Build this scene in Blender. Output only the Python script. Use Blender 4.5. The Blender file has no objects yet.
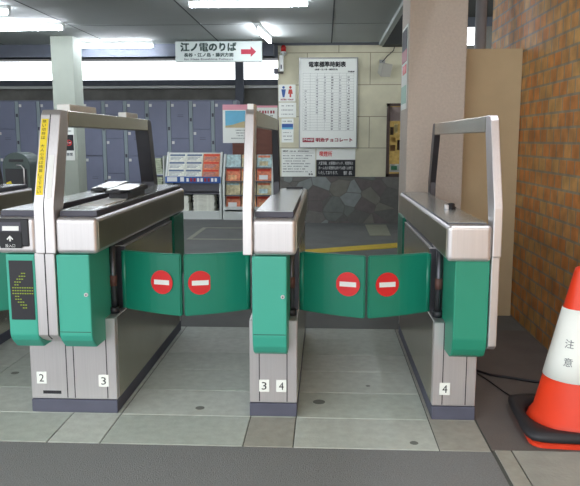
import bpy, bmesh, math, random
from mathutils import Vector, Matrix
random.seed(7)
scene = bpy.context.scene
COL = scene.collection
PI = math.pi

# ---------------------------------------------------------------- camera
F = 690.0; CX, CY = 290.0, 243.0; EYE = 1.25
PITCH = math.atan(103 / F); YAW = math.atan(35 * math.cos(PITCH) / F)
cam = bpy.data.objects.new('camera', bpy.data.cameras.new('camera'))
COL.objects.link(cam)
cam.location = (0, 0, EYE)
cam.rotation_euler = (PI / 2 - PITCH, 0, YAW)
cam.data.sensor_width = 36; cam.data.lens = F / 580 * 36
cam.data.clip_end = 200
scene.camera = cam
FW = Vector((-math.sin(YAW) * math.cos(PITCH), math.cos(YAW) * math.cos(PITCH), -math.sin(PITCH)))
RT = Vector((math.cos(YAW), math.sin(YAW), 0)); UP = RT.cross(FW)

def at(x, y, D):
    """point seen at photo position x, y that lies D metres ahead"""
    d = FW * F + RT * (x - CX) - UP * (y - CY)
    return Vector((0, 0, EYE)) + d * (D / d.y)

def onfloor(x, y, z=0):
    dd = FW * F + RT * (x - CX) - UP * (y - CY)
    return Vector((0, 0, EYE)) + dd * ((z - EYE) / dd.z)

# ---------------------------------------------------------------- world and light
world = bpy.data.worlds.new('overcast_sky'); scene.world = world
world.use_nodes = True
nt = world.node_tree; nt.nodes.clear()
wo = nt.nodes.new('ShaderNodeOutputWorld'); bg = nt.nodes.new('ShaderNodeBackground')
bg.inputs['Color'].default_value = (0.93, 0.97, 1.0, 1)
bg.inputs['Strength'].default_value = 3.3
nt.links.new(bg.outputs[0], wo.inputs[0])
scene.view_settings.view_transform = 'Standard'
scene.view_settings.look = 'None'
scene.view_settings.gamma = 1
scene.view_settings.use_curve_mapping = False
scene.view_settings.exposure = 0.13

# ---------------------------------------------------------------- materials
def lin(c):
    return tuple(((v / 255) / 12.92 if v / 255 <= .04045 else (((v / 255) + .055) / 1.055) ** 2.4) for v in c) + (1,)

def mat(name, rgb, rough=.6, metal=0, var=0, scale=8, bump=0, bscale=60, stretch=None, emit=0, ecol=None, spec=.5):
    m = bpy.data.materials.new(name); m.use_nodes = True
    n = m.node_tree.nodes; l = m.node_tree.links
    b = n['Principled BSDF']
    b.inputs['Base Color'].default_value = lin(rgb)
    b.inputs['Roughness'].default_value = rough
    b.inputs['Metallic'].default_value = metal
    b.inputs['Specular IOR Level'].default_value = spec
    if emit:
        b.inputs['Emission Color'].default_value = lin(ecol or rgb)
        b.inputs['Emission Strength'].default_value = emit
    if var or bump:
        tc = n.new('ShaderNodeTexCoord'); mp = n.new('ShaderNodeMapping')
        l.new(tc.outputs['Object'], mp.inputs[0])
        if stretch: mp.inputs['Scale'].default_value = stretch
    if var:
        t = n.new('ShaderNodeTexNoise'); t.inputs['Scale'].default_value = scale; t.inputs['Detail'].default_value = 5
        l.new(mp.outputs[0], t.inputs['Vector'])
        r = n.new('ShaderNodeMapRange')
        r.inputs['From Min'].default_value = .3; r.inputs['From Max'].default_value = .7
        r.inputs['To Min'].default_value = 1 - var; r.inputs['To Max'].default_value = 1 + var
        l.new(t.outputs['Fac'], r.inputs['Value'])
        h = n.new('ShaderNodeHueSaturation'); h.inputs['Color'].default_value = lin(rgb)
        l.new(r.outputs[0], h.inputs['Value']); l.new(h.outputs[0], b.inputs['Base Color'])
    if bump:
        t2 = n.new('ShaderNodeTexNoise'); t2.inputs['Scale'].default_value = bscale; t2.inputs['Detail'].default_value = 4
        l.new(mp.outputs[0], t2.inputs['Vector'])
        bn = n.new('ShaderNodeBump'); bn.inputs['Strength'].default_value = bump; bn.inputs['Distance'].default_value = .01
        l.new(t2.outputs['Fac'], bn.inputs['Height']); l.new(bn.outputs[0], b.inputs['Normal'])
    return m

STEEL = mat('brushed_steel', (214, 210, 211), .33, .75, var=.04, scale=3, bump=.03, bscale=30, stretch=(60, 60, 1))
STEELSIDE = mat('satin_steel_side', (196, 190, 176), .27, 1, var=.1, scale=3)
HSIDE = mat('housing_side_steel', (186, 178, 158), .3, 1, var=.1, scale=3)
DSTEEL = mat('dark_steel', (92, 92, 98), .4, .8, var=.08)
TOPSTEEL = mat('polished_top_plate', (188, 194, 194), .22, .45, var=.05, scale=5)
TEAL = mat('teal_enamel', (63, 168, 146), .42, var=.03, scale=3)
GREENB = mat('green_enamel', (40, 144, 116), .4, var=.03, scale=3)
FLAPG = mat('dark_green_flap', (20, 122, 98), .3, var=.04, scale=5)
BLACK = mat('black_plastic', (34, 34, 40), .45)
DGREY = mat('dark_grey_plastic', (72, 72, 84), .5)
SEAM = mat('seam_shadow_gap', (48, 46, 50), .8)
PLINTH = mat('slate_blue_plinth', (82, 84, 100), .6, var=.08)
GLOSSW = mat('glossy_pale_plate', (226, 228, 226), .14, .5)
WHITE = mat('white_plastic', (228, 230, 228), .5)
PAPER = mat('white_paper', (238, 242, 236), .7)
RED = mat('red_print', (214, 36, 40), .4)
DRED = mat('dark_red_print', (150, 34, 52), .5)
INK = mat('black_ink', (36, 38, 42), .7)
GINK = mat('grey_ink', (120, 124, 126), .7)
BLUEINK = mat('blue_ink', (52, 92, 160), .6)
YELLOW = mat('yellow_label', (240, 214, 40), .5)
LED = mat('led_dots', (130, 150, 30), .5, emit=.08, ecol=(150, 170, 30))
PINK = mat('pink_print', (226, 158, 172), .6)
SKYINK = mat('sky_blue_print', (110, 184, 214), .6, var=.08, scale=5)
SANDINK = mat('sand_print', (190, 176, 134), .6, var=.1, scale=8)
REDB = mat('rust_sleeve', (96, 62, 56), .6)
CREAM = mat('cream_paint', (196, 200, 190), .6, var=.03)
TUBE = mat('lit_fluorescent_tube', (255, 255, 255), .5, emit=62, ecol=(240, 245, 255))
FIXW = mat('white_fixture_enamel', (214, 218, 216), .45)
FRAME = mat('aluminium_frame', (150, 152, 150), .4, .8)
LOCKERB = mat('locker_blue_body', (122, 128, 146), .5, var=.03)
LOCKERD = mat('locker_blue_door', (126, 132, 156), .45, var=.05, scale=4)
STRIP = mat('locker_grey_strip', (150, 164, 170), .5)
BROWNW = mat('dark_brown_board', (106, 62, 48), .6, var=.12, scale=4, stretch=(1, 1, 6))
TAN = mat('tan_board', (192, 170, 134), .7, var=.05, scale=5, bump=.15, bscale=120)
COLUMN = mat('pinkish_grey_render', (198, 186, 174), .8, var=.06, scale=60, bump=.25, bscale=90)
PILLAR = mat('pale_grey_paint', (166, 174, 162), .65, var=.03)
ORANGE = mat('orange_red_rubber', (226, 62, 30), .45, var=.08, scale=6)
RUBBER = mat('black_rubber', (38, 38, 42), .55, var=.15, scale=9)
BINC = mat('dark_green_bin', (62, 80, 78), .4, var=.06)

# ---------------------------------------------------------------- mesh builder
ORG = {}
class MB:
    def __init__(s): s.bm = bmesh.new(); s.mats = []
    def mi(s, m):
        if m not in s.mats: s.mats.append(m)
        return s.mats.index(m)
    def face(s, vs, m):
        try: f = s.bm.faces.new(vs)
        except ValueError: return None
        f.material_index = s.mi(m); return f
    def box(s, x0, x1, y0, y1, z0, z1, m, bevel=0, seg=2):
        b = bmesh.new()
        bmesh.ops.create_cube(b, size=1)
        for v in b.verts:
            v.co = Vector(((x0 + x1) / 2 + v.co.x * (x1 - x0), (y0 + y1) / 2 + v.co.y * (y1 - y0), (z0 + z1) / 2 + v.co.z * (z1 - z0)))
        s.merge(b, m, bevel, seg); return s
    def merge(s, b, m, bevel=0, seg=2, M=None, smooth=False):
        if bevel: bmesh.ops.bevel(b, geom=list(b.edges), offset=bevel, segments=seg, affect='EDGES', profile=.5)
        bmesh.ops.recalc_face_normals(b, faces=list(b.faces))
        mp = {}
        for v in b.verts: mp[v] = s.bm.verts.new(M @ v.co if M else v.co)
        for f in b.faces:
            g = s.face([mp[v] for v in f.verts], m)
            if g and (smooth or f.smooth): g.smooth = True
        b.free()
    def prism(s, prof, a, b_, m, axis='X', bevel=0, seg=2):
        """closed profile of (u, v) pairs swept from a to b_ along an axis"""
        b = bmesh.new()
        def co(u, v, t):
            return {'X': Vector((t, u, v)), 'Y': Vector((u, t, v)), 'Z': Vector((u, v, t))}[axis]
        A = [b.verts.new(co(u, v, a)) for u, v in prof]; B = [b.verts.new(co(u, v, b_)) for u, v in prof]
        b.faces.new(A); b.faces.new(list(reversed(B)))
        n = len(prof)
        for i in range(n): b.faces.new([A[i], A[(i + 1) % n], B[(i + 1) % n], B[i]])
        s.merge(b, m, bevel, seg); return s
    def poly(s, pts, m):
        s.face([s.bm.verts.new(Vector(p)) for p in pts], m); return s
    def slab(s, pts, n, m):
        """flat polygon given thickness n (a vector)"""
        b = bmesh.new(); n = Vector(n)
        A = [b.verts.new(Vector(p)) for p in pts]; B = [b.verts.new(Vector(p) + n) for p in pts]
        b.faces.new(A); b.faces.new(list(reversed(B)))
        k = len(pts)
        for i in range(k): b.faces.new([A[i], A[(i + 1) % k], B[(i + 1) % k], B[i]])
        s.merge(b, m); return s
    def tube(s, pts, r, m, seg=10, cap=True):
        pts = [Vector(p) for p in pts]; rings = []
        rr = r if isinstance(r, (list, tuple)) else [r] * len(pts)
        prev = None
        for i, p in enumerate(pts):
            t = (pts[min(i + 1, len(pts) - 1)] - pts[max(i - 1, 0)]).normalized()
            a = Vector((0, 0, 1)) if abs(t.z) < .9 else Vector((1, 0, 0))
            if prev is not None: a = prev
            u = (a - t * a.dot(t)).normalized(); w = t.cross(u); prev = u
            rings.append([s.bm.verts.new(p + (u * math.cos(2 * PI * k / seg) + w * math.sin(2 * PI * k / seg)) * rr[i]) for k in range(seg)])
        for i in range(len(rings) - 1):
            for k in range(seg):
                f = s.face([rings[i][k], rings[i][(k + 1) % seg], rings[i + 1][(k + 1) % seg], rings[i + 1][k]], m)
                if f: f.smooth = True
        if cap:
            s.face(list(reversed(rings[0])), m); s.face(rings[-1], m)
        return s
    def lathe(s, c, prof, m, seg=32):
        return s.tube([(c[0], c[1], c[2] + z) for r, z in prof], [max(r, .0005) for r, z in prof], m, seg)
    def disc(s, c, r, th, m, axis='Y', seg=28):
        c = Vector(c); d = {'X': Vector((1, 0, 0)), 'Y': Vector((0, 1, 0)), 'Z': Vector((0, 0, 1))}[axis]
        return s.tube([c - d * th / 2, c + d * th / 2], r, m, seg)
    def quad(s, O, U, V, th, m):
        O, U, V = Vector(O), Vector(U), Vector(V)
        return s.slab([O, O + U, O + U + V, O + V], -U.cross(V).normalized() * th, m)
    def text(s, string, O, U, V, m, lift=.0015, keep=False):
        """lettering stretched into the rectangle O, U (width), V (height)"""
        cu = bpy.data.curves.new('t', 'FONT'); cu.body = string; cu.resolution_u = 2
        ob = bpy.data.objects.new('t', cu); COL.objects.link(ob)
        bpy.context.view_layer.update()
        me = bpy.data.meshes.new_from_object(ob.evaluated_get(bpy.context.evaluated_depsgraph_get()))
        bpy.data.objects.remove(ob); bpy.data.curves.remove(cu)
        if not me.vertices: return s
        xs = [v.co.x for v in me.vertices]; ys = [v.co.y for v in me.vertices]
        x0, w, y0, h = min(xs), max(max(xs) - min(xs), 1e-6), min(ys), max(max(ys) - min(ys), 1e-6)
        O, U, V = Vector(O), Vector(U), Vector(V); N = U.cross(V).normalized() * lift
        vs = [s.bm.verts.new(O + U * ((v.co.x - x0) / w) + V * ((v.co.y - y0) / h) + N) for v in me.vertices]
        for p in me.polygons: s.face([vs[i] for i in p.vertices], m)
        bpy.data.meshes.remove(me); return s
    def build(s, name, parent=None, label=None, cat=None, group=None, kind=None, loc=None):
        me = bpy.data.meshes.new(name)
        o = bpy.data.objects.new(name, me); COL.objects.link(o)
        if parent is not None:
            org = ORG[parent.name]; o.parent = parent
        else:
            org = Vector(loc) if loc is not None else Vector((0, 0, 0)); o.location = org
        ORG[o.name] = org
        for v in s.bm.verts: v.co -= org
        s.bm.to_mesh(me); s.bm.free()
        for m in s.mats: me.materials.append(m)
        tag(o, label, cat, group, kind)
        return o

def tag(o, label=None, cat=None, group=None, kind=None):
    if label: o['label'] = label
    if cat: o['category'] = cat
    if group: o['group'] = group
    if kind: o['kind'] = kind
    return o

def thing(name, label, cat, loc, group=None):
    o = bpy.data.objects.new(name, None); COL.objects.link(o)
    o.location = loc; o.empty_display_size = .1; ORG[o.name] = Vector(loc)
    return tag(o, label, cat, group)

def copy_tree(o, loc=None, parent=None):
    c = o.copy(); COL.objects.link(c); ORG[c.name] = ORG[o.name]
    if parent is not None: c.parent = parent
    for ch in list(o.children): copy_tree(ch, None, c)
    if loc is not None: c.location = loc
    return c

def struct(name, mb, loc=None, parent=None):
    return mb.build(name, parent, kind='structure', loc=loc)

# ---------------------------------------------------------------- structure materials
def brick_mat():
    m = bpy.data.materials.new('glazed_orange_brick'); m.use_nodes = True
    n = m.node_tree.nodes; l = m.node_tree.links; b = n['Principled BSDF']
    tc = n.new('ShaderNodeTexCoord'); sp = n.new('ShaderNodeSeparateXYZ'); cb = n.new('ShaderNodeCombineXYZ')
    l.new(tc.outputs['Object'], sp.inputs[0]); l.new(sp.outputs['Y'], cb.inputs['X']); l.new(sp.outputs['Z'], cb.inputs['Y'])
    br = n.new('ShaderNodeTexBrick')
    br.inputs['Scale'].default_value = 1; br.inputs['Brick Width'].default_value = .125; br.inputs['Row Height'].default_value = .088
    br.inputs['Mortar Size'].default_value = .0075; br.inputs['Mortar Smooth'].default_value = .15
    br.inputs['Color1'].default_value = lin((214, 140, 70)); br.inputs['Color2'].default_value = lin((214, 178, 112))
    br.inputs['Mortar'].default_value = lin((160, 150, 130)); br.inputs['Bias'].default_value = -.25
    br.offset = .5
    l.new(cb.outputs[0], br.inputs['Vector'])
    no = n.new('ShaderNodeTexNoise'); no.inputs['Scale'].default_value = 9; no.inputs['Detail'].default_value = 5
    l.new(tc.outputs['Object'], no.inputs['Vector'])
    mr = n.new('ShaderNodeMapRange'); mr.inputs['From Min'].default_value = .3; mr.inputs['From Max'].default_value = .7
    mr.inputs['To Min'].default_value = .62; mr.inputs['To Max'].default_value = 1.15
    l.new(no.outputs['Fac'], mr.inputs['Value'])
    hs = n.new('ShaderNodeHueSaturation'); l.new(br.outputs['Color'], hs.inputs['Color']); l.new(mr.outputs[0], hs.inputs['Value'])
    l.new(hs.outputs[0], b.inputs['Base Color']); b.inputs['Roughness'].default_value = .5
    bp = n.new('ShaderNodeBump'); bp.invert = True; bp.inputs['Strength'].default_value = .5; bp.inputs['Distance'].default_value = .006
    l.new(br.outputs['Fac'], bp.inputs['Height']); l.new(bp.outputs[0], b.inputs['Normal'])
    return m

def block_mat(name, rgb, w, h, joint, gap=.006, ox=0, oz=0, rough=.75):
    m = bpy.data.materials.new(name); m.use_nodes = True
    n = m.node_tree.nodes; l = m.node_tree.links; b = n['Principled BSDF']
    tc = n.new('ShaderNodeTexCoord'); sp = n.new('ShaderNodeSeparateXYZ'); cb = n.new('ShaderNodeCombineXYZ'); ad = n.new('ShaderNodeVectorMath')
    l.new(tc.outputs['Object'], sp.inputs[0]); l.new(sp.outputs['X'], cb.inputs['X']); l.new(sp.outputs['Z'], cb.inputs['Y'])
    ad.inputs[1].default_value = (ox, oz, 0); l.new(cb.outputs[0], ad.inputs[0])
    br = n.new('ShaderNodeTexBrick'); br.inputs['Scale'].default_value = 1
    br.inputs['Brick Width'].default_value = w; br.inputs['Row Height'].default_value = h
    br.inputs['Mortar Size'].default_value = gap; br.inputs['Mortar Smooth'].default_value = .1
    c = lin(rgb); br.inputs['Color1'].default_value = c; br.inputs['Color2'].default_value = tuple(v * .93 for v in c[:3]) + (1,)
    br.inputs['Mortar'].default_value = lin(joint)
    l.new(ad.outputs[0], br.inputs['Vector'])
    no = n.new('ShaderNodeTexNoise'); no.inputs['Scale'].default_value = 5; no.inputs['Detail'].default_value = 6
    l.new(tc.outputs['Object'], no.inputs['Vector'])
    mr = n.new('ShaderNodeMapRange'); mr.inputs['From Min'].default_value = .3; mr.inputs['From Max'].default_value = .7
    mr.inputs['To Min'].default_value = .9; mr.inputs['To Max'].default_value = 1.07
    l.new(no.outputs['Fac'], mr.inputs['Value'])
    hs = n.new('ShaderNodeHueSaturation'); l.new(br.outputs['Color'], hs.inputs['Color']); l.new(mr.outputs[0], hs.inputs['Value'])
    l.new(hs.outputs[0], b.inputs['Base Color']); b.inputs['Roughness'].default_value = rough
    return m

def rubble_mat():
    m = bpy.data.materials.new('rubble_stone_facing'); m.use_nodes = True
    n = m.node_tree.nodes; l = m.node_tree.links; b = n['Principled BSDF']
    tc = n.new('ShaderNodeTexCoord'); mp = n.new('ShaderNodeMapping'); mp.inputs['Scale'].default_value = (1, .01, 1.15)
    l.new(tc.outputs['Object'], mp.inputs[0])
    v1 = n.new('ShaderNodeTexVoronoi'); v1.inputs['Scale'].default_value = 4.2
    v2 = n.new('ShaderNodeTexVoronoi'); v2.feature = 'DISTANCE_TO_EDGE'; v2.inputs['Scale'].default_value = 4.2
    l.new(mp.outputs[0], v1.inputs['Vector']); l.new(mp.outputs[0], v2.inputs['Vector'])
    sp = n.new('ShaderNodeSeparateColor'); l.new(v1.outputs['Color'], sp.inputs[0])
    cr = n.new('ShaderNodeValToRGB'); cr.color_ramp.interpolation = 'CONSTANT'
    cols = [(0, (96, 96, 92)), (.2, (110, 108, 104)), (.4, (100, 94, 92)), (.55, (104, 108, 104)), (.7, (128, 134, 132)), (.85, (114, 112, 104))]
    e = cr.color_ramp.elements
    e[0].position = 0; e[0].color = lin(cols[0][1]); e[1].position = .2; e[1].color = lin(cols[1][1])
    for p, c in cols[2:]:
        k = e.new(p); k.color = lin(c)
    l.new(sp.outputs[0], cr.inputs[0])
    st = n.new('ShaderNodeMapRange'); st.inputs['From Min'].default_value = .0; st.inputs['From Max'].default_value = .035
    l.new(v2.outputs['Distance'], st.inputs['Value'])
    mx = n.new('ShaderNodeMix'); mx.data_type = 'RGBA'
    l.new(st.outputs[0], mx.inputs[0]); mx.inputs[6].default_value = lin((92, 91, 86)); l.new(cr.outputs[0], mx.inputs[7])
    no = n.new('ShaderNodeTexNoise'); no.inputs['Scale'].default_value = 14; no.inputs['Detail'].default_value = 5
    l.new(tc.outputs['Object'], no.inputs['Vector'])
    mr = n.new('ShaderNodeMapRange'); mr.inputs['To Min'].default_value = .75; mr.inputs['To Max'].default_value = 1.25
    l.new(no.outputs['Fac'], mr.inputs['Value'])
    hs = n.new('ShaderNodeHueSaturation'); l.new(mx.outputs[2], hs.inputs['Color']); l.new(mr.outputs[0], hs.inputs['Value'])
    l.new(hs.outputs[0], b.inputs['Base Color']); b.inputs['Roughness'].default_value = .85
    bp = n.new('ShaderNodeBump'); bp.inputs['Strength'].default_value = .3; bp.inputs['Distance'].default_value = .02
    l.new(st.outputs[0], bp.inputs['Height']); l.new(bp.outputs[0], b.inputs['Normal'])
    return m

ASPH = mat('dark_asphalt', (126, 128, 128), .85, var=.12, scale=140, bump=.5, bscale=200)
ASPHIN = mat('worn_grey_paving', (104, 106, 104), .8, var=.12, scale=3, bump=.3, bscale=120)
ASPHBR = mat('brown_grey_paving', (104, 98, 94), .85, var=.12, scale=4, bump=.3, bscale=120)
GROUND = mat('outside_ground', (172, 170, 164), .9, var=.1, scale=1)
SLABS = [mat('pale_green_grey_slab', c, .6, var=.10, scale=22, bump=.12, bscale=90) for c in ((184, 192, 183), (176, 184, 175), (188, 194, 186))]
SLABD = mat('dull_grey_slab', (160, 160, 150), .65, var=.1, scale=22, bump=.12, bscale=90)
JOINT = mat('slab_joint', (84, 88, 84), .9)
CONC = mat('pale_concrete', (160, 162, 154), .8, var=.1, scale=8, bump=.2)
CEIL = mat('grey_ceiling_board', (176, 182, 179), .8, var=.03, scale=2)
CEILJ = mat('ceiling_joint', (70, 74, 74), .9)
DBEAM = mat('dark_blue_grey_steel', (88, 94, 106), .6, var=.06)
DWALL = mat('stained_dark_concrete', (122, 122, 118), .9, var=.25, scale=2.5)
DARKC = mat('dark_void_board', (60, 62, 62), .9)
CREAMW = block_mat('cream_stone_blocks', (206, 202, 176), .93, .464, (140, 134, 114), .006, ox=.27, oz=.26)
BRICK = brick_mat()
TACT = mat('yellow_guide_paving', (204, 176, 52), .7, var=.12, scale=12)
FMETAL = mat('cast_floor_plate', (140, 142, 124), .6, var=.1, scale=10)

# ================================================================= THE SETTING
WX = 1.345        # brick wall plane
BY = 10.5         # cream wall plane
# floor
m = MB(); m.box(-40, 40, -30, 40, -.3, -.02, GROUND)
struct('floor', m)
m = MB(); m.box(-7.5, .683, -6, 2.675, -.02, 0, ASPH); struct('floor', m)
m = MB(); m.box(-7.5, WX, 4.51, 14, -.02, 0, ASPHIN); m.box(WX, 4, 6.2, 14, -.02, 0, ASPHIN)
struct('floor', m)
m = MB(); m.box(.69, WX, 2.70, 4.51, -.02, 0, ASPHBR); struct('floor', m)
m = MB()
m.box(.683, .70, -6, 2.70, -.02, -.004, JOINT)
for k in range(12): m.box(.70, .765, 2.695 - .3 * (k + 1) + .006, 2.695 - .3 * k, -.02, .0, SLABD, .002, 1)
m.box(.77, 4, -6, 2.695, -.02, 0, CONC)
struct('floor', m)
m = MB(); m.box(-7.5, .69, 2.675, 4.51, -.02, -.004, JOINT)
xc = [-4.15, -3.55, -2.95, -2.35, -1.75, -1.155, -.93, -.33, -.122, .476, .685]
rows = [2.68, 2.99, 3.31, 3.63, 3.93, 4.24, 4.505]
xc = [-7.5, -6.6, -6.0, -5.4, -4.75] + xc
for i in range(len(xc) - 1):
    for j in range(6):
        mm = SLABD if (xc[i] > .4 or (j == 0 and random.random() < .3)) else random.choice(SLABS)
        m.box(xc[i] + .0022, xc[i + 1] - .0022, rows[j] + .0025, rows[j + 1] - .0025, -.02, 0, mm, .002, 1)
for (px_, py_, r_) in ((200, 408, .022), (15, 373, .022), (414, 443, .018), (319, 402, .03), (368, 386, .012)):
    c = onfloor(px_, py_); m.tube([c, c + Vector((0, 0, .0008))], r_, mat('gum_stain', (112, 116, 110), .8), 14)
struct('floor', m)
# guide strip painted/laid in the paving
m = MB()
m.slab([(-.30, 7.50, .0), (1.25, 8.22, .0), (1.25, 8.60, .0), (-.30, 7.78, .0)], (0, 0, .006), TACT)
struct('trim_1', m)
m = MB()
a, b_, c, d = [at(*q, 9) for q in ((365, 225), (388, 225), (395, 236), (370, 236))]
m.slab([onfloor(*q) for q in ((370, 236), (391, 236), (386, 225), (365, 225))], (0, 0, .006), FMETAL)
m.build('floor_plate', None, 'pale square metal plate let into the grey floor behind the yellow strip', 'floor plate', loc=None)
m = MB()
for (x0, x1, y0, y1) in ((-1.75, -.55, 8.6, 8.66), (-1.75, -.55, 9.75, 9.8), (-1.75, -1.69, 8.66, 9.75), (-.61, -.55, 8.66, 9.75)):
    m.box(x0, x1, y0, y1, 0, .004, FMETAL)
m.build('floor_hatch_frame', None, 'pale rectangular hatch outline in the grey floor before the racks', 'hatch frame')

# brick wall on the right
m = MB(); m.box(WX, WX + .25, -3, 5.85, -.02, 3.6, BRICK); struct('wall_right', m)
# cream wall at the back
m = MB(); m.box(-.705, 2.0, BY, BY + .25, .70, 2.63, CREAMW); cw = struct('wall_back', m)
# opening for the shop window is framed on the wall face
m = MB(); m.box(-.715, 2.0, BY - .06, BY + .2, -.02, .70, rubble_mat()); struct('wall_back_base', m)
bpy.data.objects['wall_back_base'].name = 'baseboard_back'
m = MB(); m.box(-.72, 2.0, BY - .04, BY + .25, 2.63, 2.70, DBEAM); struct('trim_2', m)
# ceiling, tilting nowhere: flat board with joints
CZ = 2.65; CY0 = 0.6
m = MB(); m.box(-7.5, .775, CY0, 10.36, CZ, CZ + .08, CEIL)
for x in (.085, -1.535, -3.15, -4.77): m.box(x - .008, x + .008, CY0, 10.36, CZ - .002, CZ + .001, CEILJ)
for y in (3.2, 5.0, 6.85, 8.7): m.box(-7.5, .775, y - .003, y + .003, CZ - .002, CZ + .001, CEILJ)
struct('ceiling', m)
m = MB(); m.box(.775, .83, CY0, 10.36, CZ - .05, CZ + .5, CEIL); struct('trim_3', m)
m = MB(); m.box(.83, 4.2, CY0, 12.0, 3.25, 3.35, DARKC); struct('ceiling', m)
m = MB(); m.box(-7.5, -.76, 10.36, 10.5, 2.46, 3.1, DBEAM, .004); m.box(-7.5, -.76, 10.30, 10.56, 2.46, 2.475, DBEAM); m.box(-.76, .9, 10.36, 10.45, 2.64, 3.1, DBEAM); struct('trim_4', m)
m = MB(); m.box(.83, 2.0, 10.2, 10.5, 2.60, 3.25, DARKC); struct('trim_5', m)
# far wall behind the lockers, rail beam, bright gap above
m = MB(); m.box(-9, 4, 14, 14.2, -.02, 2.27, DWALL); struct('wall_far', m)
m = MB(); m.box(-9, -.5, 13.9, 14.1, 2.27, 2.32, FIXW); m.box(-9, -.5, 13.86, 14.2, 2.32, 2.43, DBEAM, .005); struct('trim_6', m)
m = MB(); m.box(-9, -.5, 13.8, 14.2, 2.83, 3.4, DBEAM); struct('trim_7', m)
m = MB(); m.box(-1.76, -1.6, 13.7, 13.86, 0, 3.4, DBEAM, .006); struct('trim_8', m)
m = MB(); m.box(-9, 1.9, 10.4, 14.3, 3.4, 3.5, DARKC); struct('ceiling', m)
m = MB(); m.box(-7.7, -7.5, 2.5, 14.2, -.02, 3.4, CREAM); struct('wall_left', m)
m = MB(); m.box(1.9, 2.1, 5.9, 14, -.02, 2.0, DWALL); struct('wall_side', m)
m = MB(); m.box(1.9, 4.2, 11.9, 12.0, -.02, 2.80, DWALL); m.box(1.9, 4.2, 11.9, 12.0, 3.10, 3.3, DBEAM); m.box(2.54, 4.2, 11.9, 12.0, 2.8, 3.1, DWALL); struct('wall_rear', m)
for o_, nn in (('wall_side', 'wall_side_right'), ('wall_rear', 'wall_far_right')): bpy.data.objects[o_].name = nn

# concrete column on the right
m = MB(); m.box(.552, .932, 4.75, 5.19, 0, 3.25, COLUMN, .006); struct('column_right', m)
bpy.data.objects['column_right'].name = 'wall_column_right'
m = MB(); m.box(-3.755, -3.445, 9.54, 9.88, 0, CZ, PILLAR, .006); struct('wall_column_left', m)
# tan board beside it
m = MB(); m.box(.935, WX - .006, 4.90, 4.93, .0, 1.865, TAN, .002, 1)
m.build('partition_board', None, 'tall tan board filling the gap between concrete column and brick wall', 'partition board', loc=(1.15, 4.91, 0))
# down pipe
m = MB(); m.tube([(1.155, 5.4, 0), (1.155, 5.4, 3.24)], .042, mat('grey_pipe', (156, 156, 160), .5), 16)
m.box(1.105, 1.205, 5.38, 5.46, 2.35, 2.38, DGREY)
m.build('down_pipe', None, 'grey round pipe rising behind the tan board', 'pipe', loc=(1.155, 5.4, 0))

# window of the shop in the cream wall
p0 = at(387, 103.5, BY); p1 = at(403, 177.5, BY)
wx0, wx1, wz0, wz1 = p0.x, p0.x + .52, .70, p0.z
BRF = mat('brown_window_frame', (66, 48, 42), .5)
win = thing('window_1', None, None, (wx0 + .25, BY, wz0)); win['kind'] = 'structure'
m = MB()
m.box(wx0, wx0 + .045, BY - .05, BY + .0, wz0, wz1, BRF); m.box(wx1 - .045, wx1, BY - .05, BY, wz0, wz1, BRF)
m.box(wx0, wx1, BY - .05, BY, wz1 - .04, wz1, BRF); m.box(wx0, wx1, BY - .05, BY, wz0, wz0 + .05, BRF)
struct('window_frame', m, parent=win)
# lit showcase behind the glass
m = MB()
m.box(wx0 + .045, wx1 - .045, BY - .008, BY - .002, wz0 + .05, wz1 - .04, mat('lit_yellow_interior', (150, 124, 70), .6, var=.6, scale=14, emit=.22, ecol=(236, 204, 120)))
struct('window_interior', m, parent=win)
m = MB()
gl = bpy.data.materials.new('window_glass'); gl.use_nodes = True
gb = gl.node_tree.nodes['Principled BSDF']; gb.inputs['Transmission Weight'].default_value = 1; gb.inputs['Roughness'].default_value = .02; gb.inputs['IOR'].default_value = 1.1
m.box(wx0 + .045, wx1 - .045, BY - .046, BY - .042, wz0 + .05, wz1 - .04, gl)
struct('window_pane', m, parent=win)
def wbox(x0, y0, x1, y1, th, mt, D=BY - .012):
    a = at(x0, y1, D); b = at(x1, y0, D); return MB().box(a.x, b.x, D - th, D, a.z, b.z, mt)
wbox(389.5, 107, 402.5, 121, .004, mat('mauve_notice', (188, 170, 166), .7)).build('shop_notice', None, 'mauve paper notice hung at the top of the shop window', 'notice')
for k, (x0, y0, x1, y1, cc) in enumerate(((390, 127, 393.5, 135, (60, 50, 44)), (394, 124, 397.5, 133, (222, 206, 150)), (391, 137, 396, 142, (200, 160, 84)), (397, 140, 402, 150, (74, 52, 40)), (390, 145, 395, 151, (128, 92, 54)))):
    wbox(x0, y0, x1, y1, .02, mat('goods_colour', cc, .6)).build('packaged_good', None,
        ('small dark packet at upper left in the shop window', 'pale cream packet at upper middle in the shop window', 'ochre box under the dark packet in the shop window', 'dark brown box at the right of the shop window', 'brown packet low at the left of the shop window')[k], 'package', 'goods in the shop window')
m = wbox(389.5, 164, 403, 172, .025, WHITE); a = at(391, 170, BY - .04); b = at(397, 166, BY - .04)
m.box(a.x, b.x, BY - .041, BY - .037, a.z, b.z, mat('green_print', (60, 130, 90), .6))
m.build('display_tray', None, 'white tray with a green mark at the foot of the shop window', 'tray')

# ================================================================= TICKET GATES
ZT, ZB = .93, .778
def strip_front(m, x0, x1, y, z0, z1, mt, th=.002):
    m.box(x0, x1, y - th, y, z0, z1, mt)

def profile_box(x0, x1, yf, sharp=False):
    """green control box: flat face, lower part curving back"""
    if sharp: return [(yf + .30, .772), (yf, .772), (yf, .418), (yf + .014, .392), (yf + .06, .352), (yf + .30, .346)]
    prof = [(yf + .28, .772), (yf, .772), (yf, .425), (yf + .012, .378), (yf + .035, .347), (yf + .075, .328), (yf + .28, .318)]
    return prof

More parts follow.
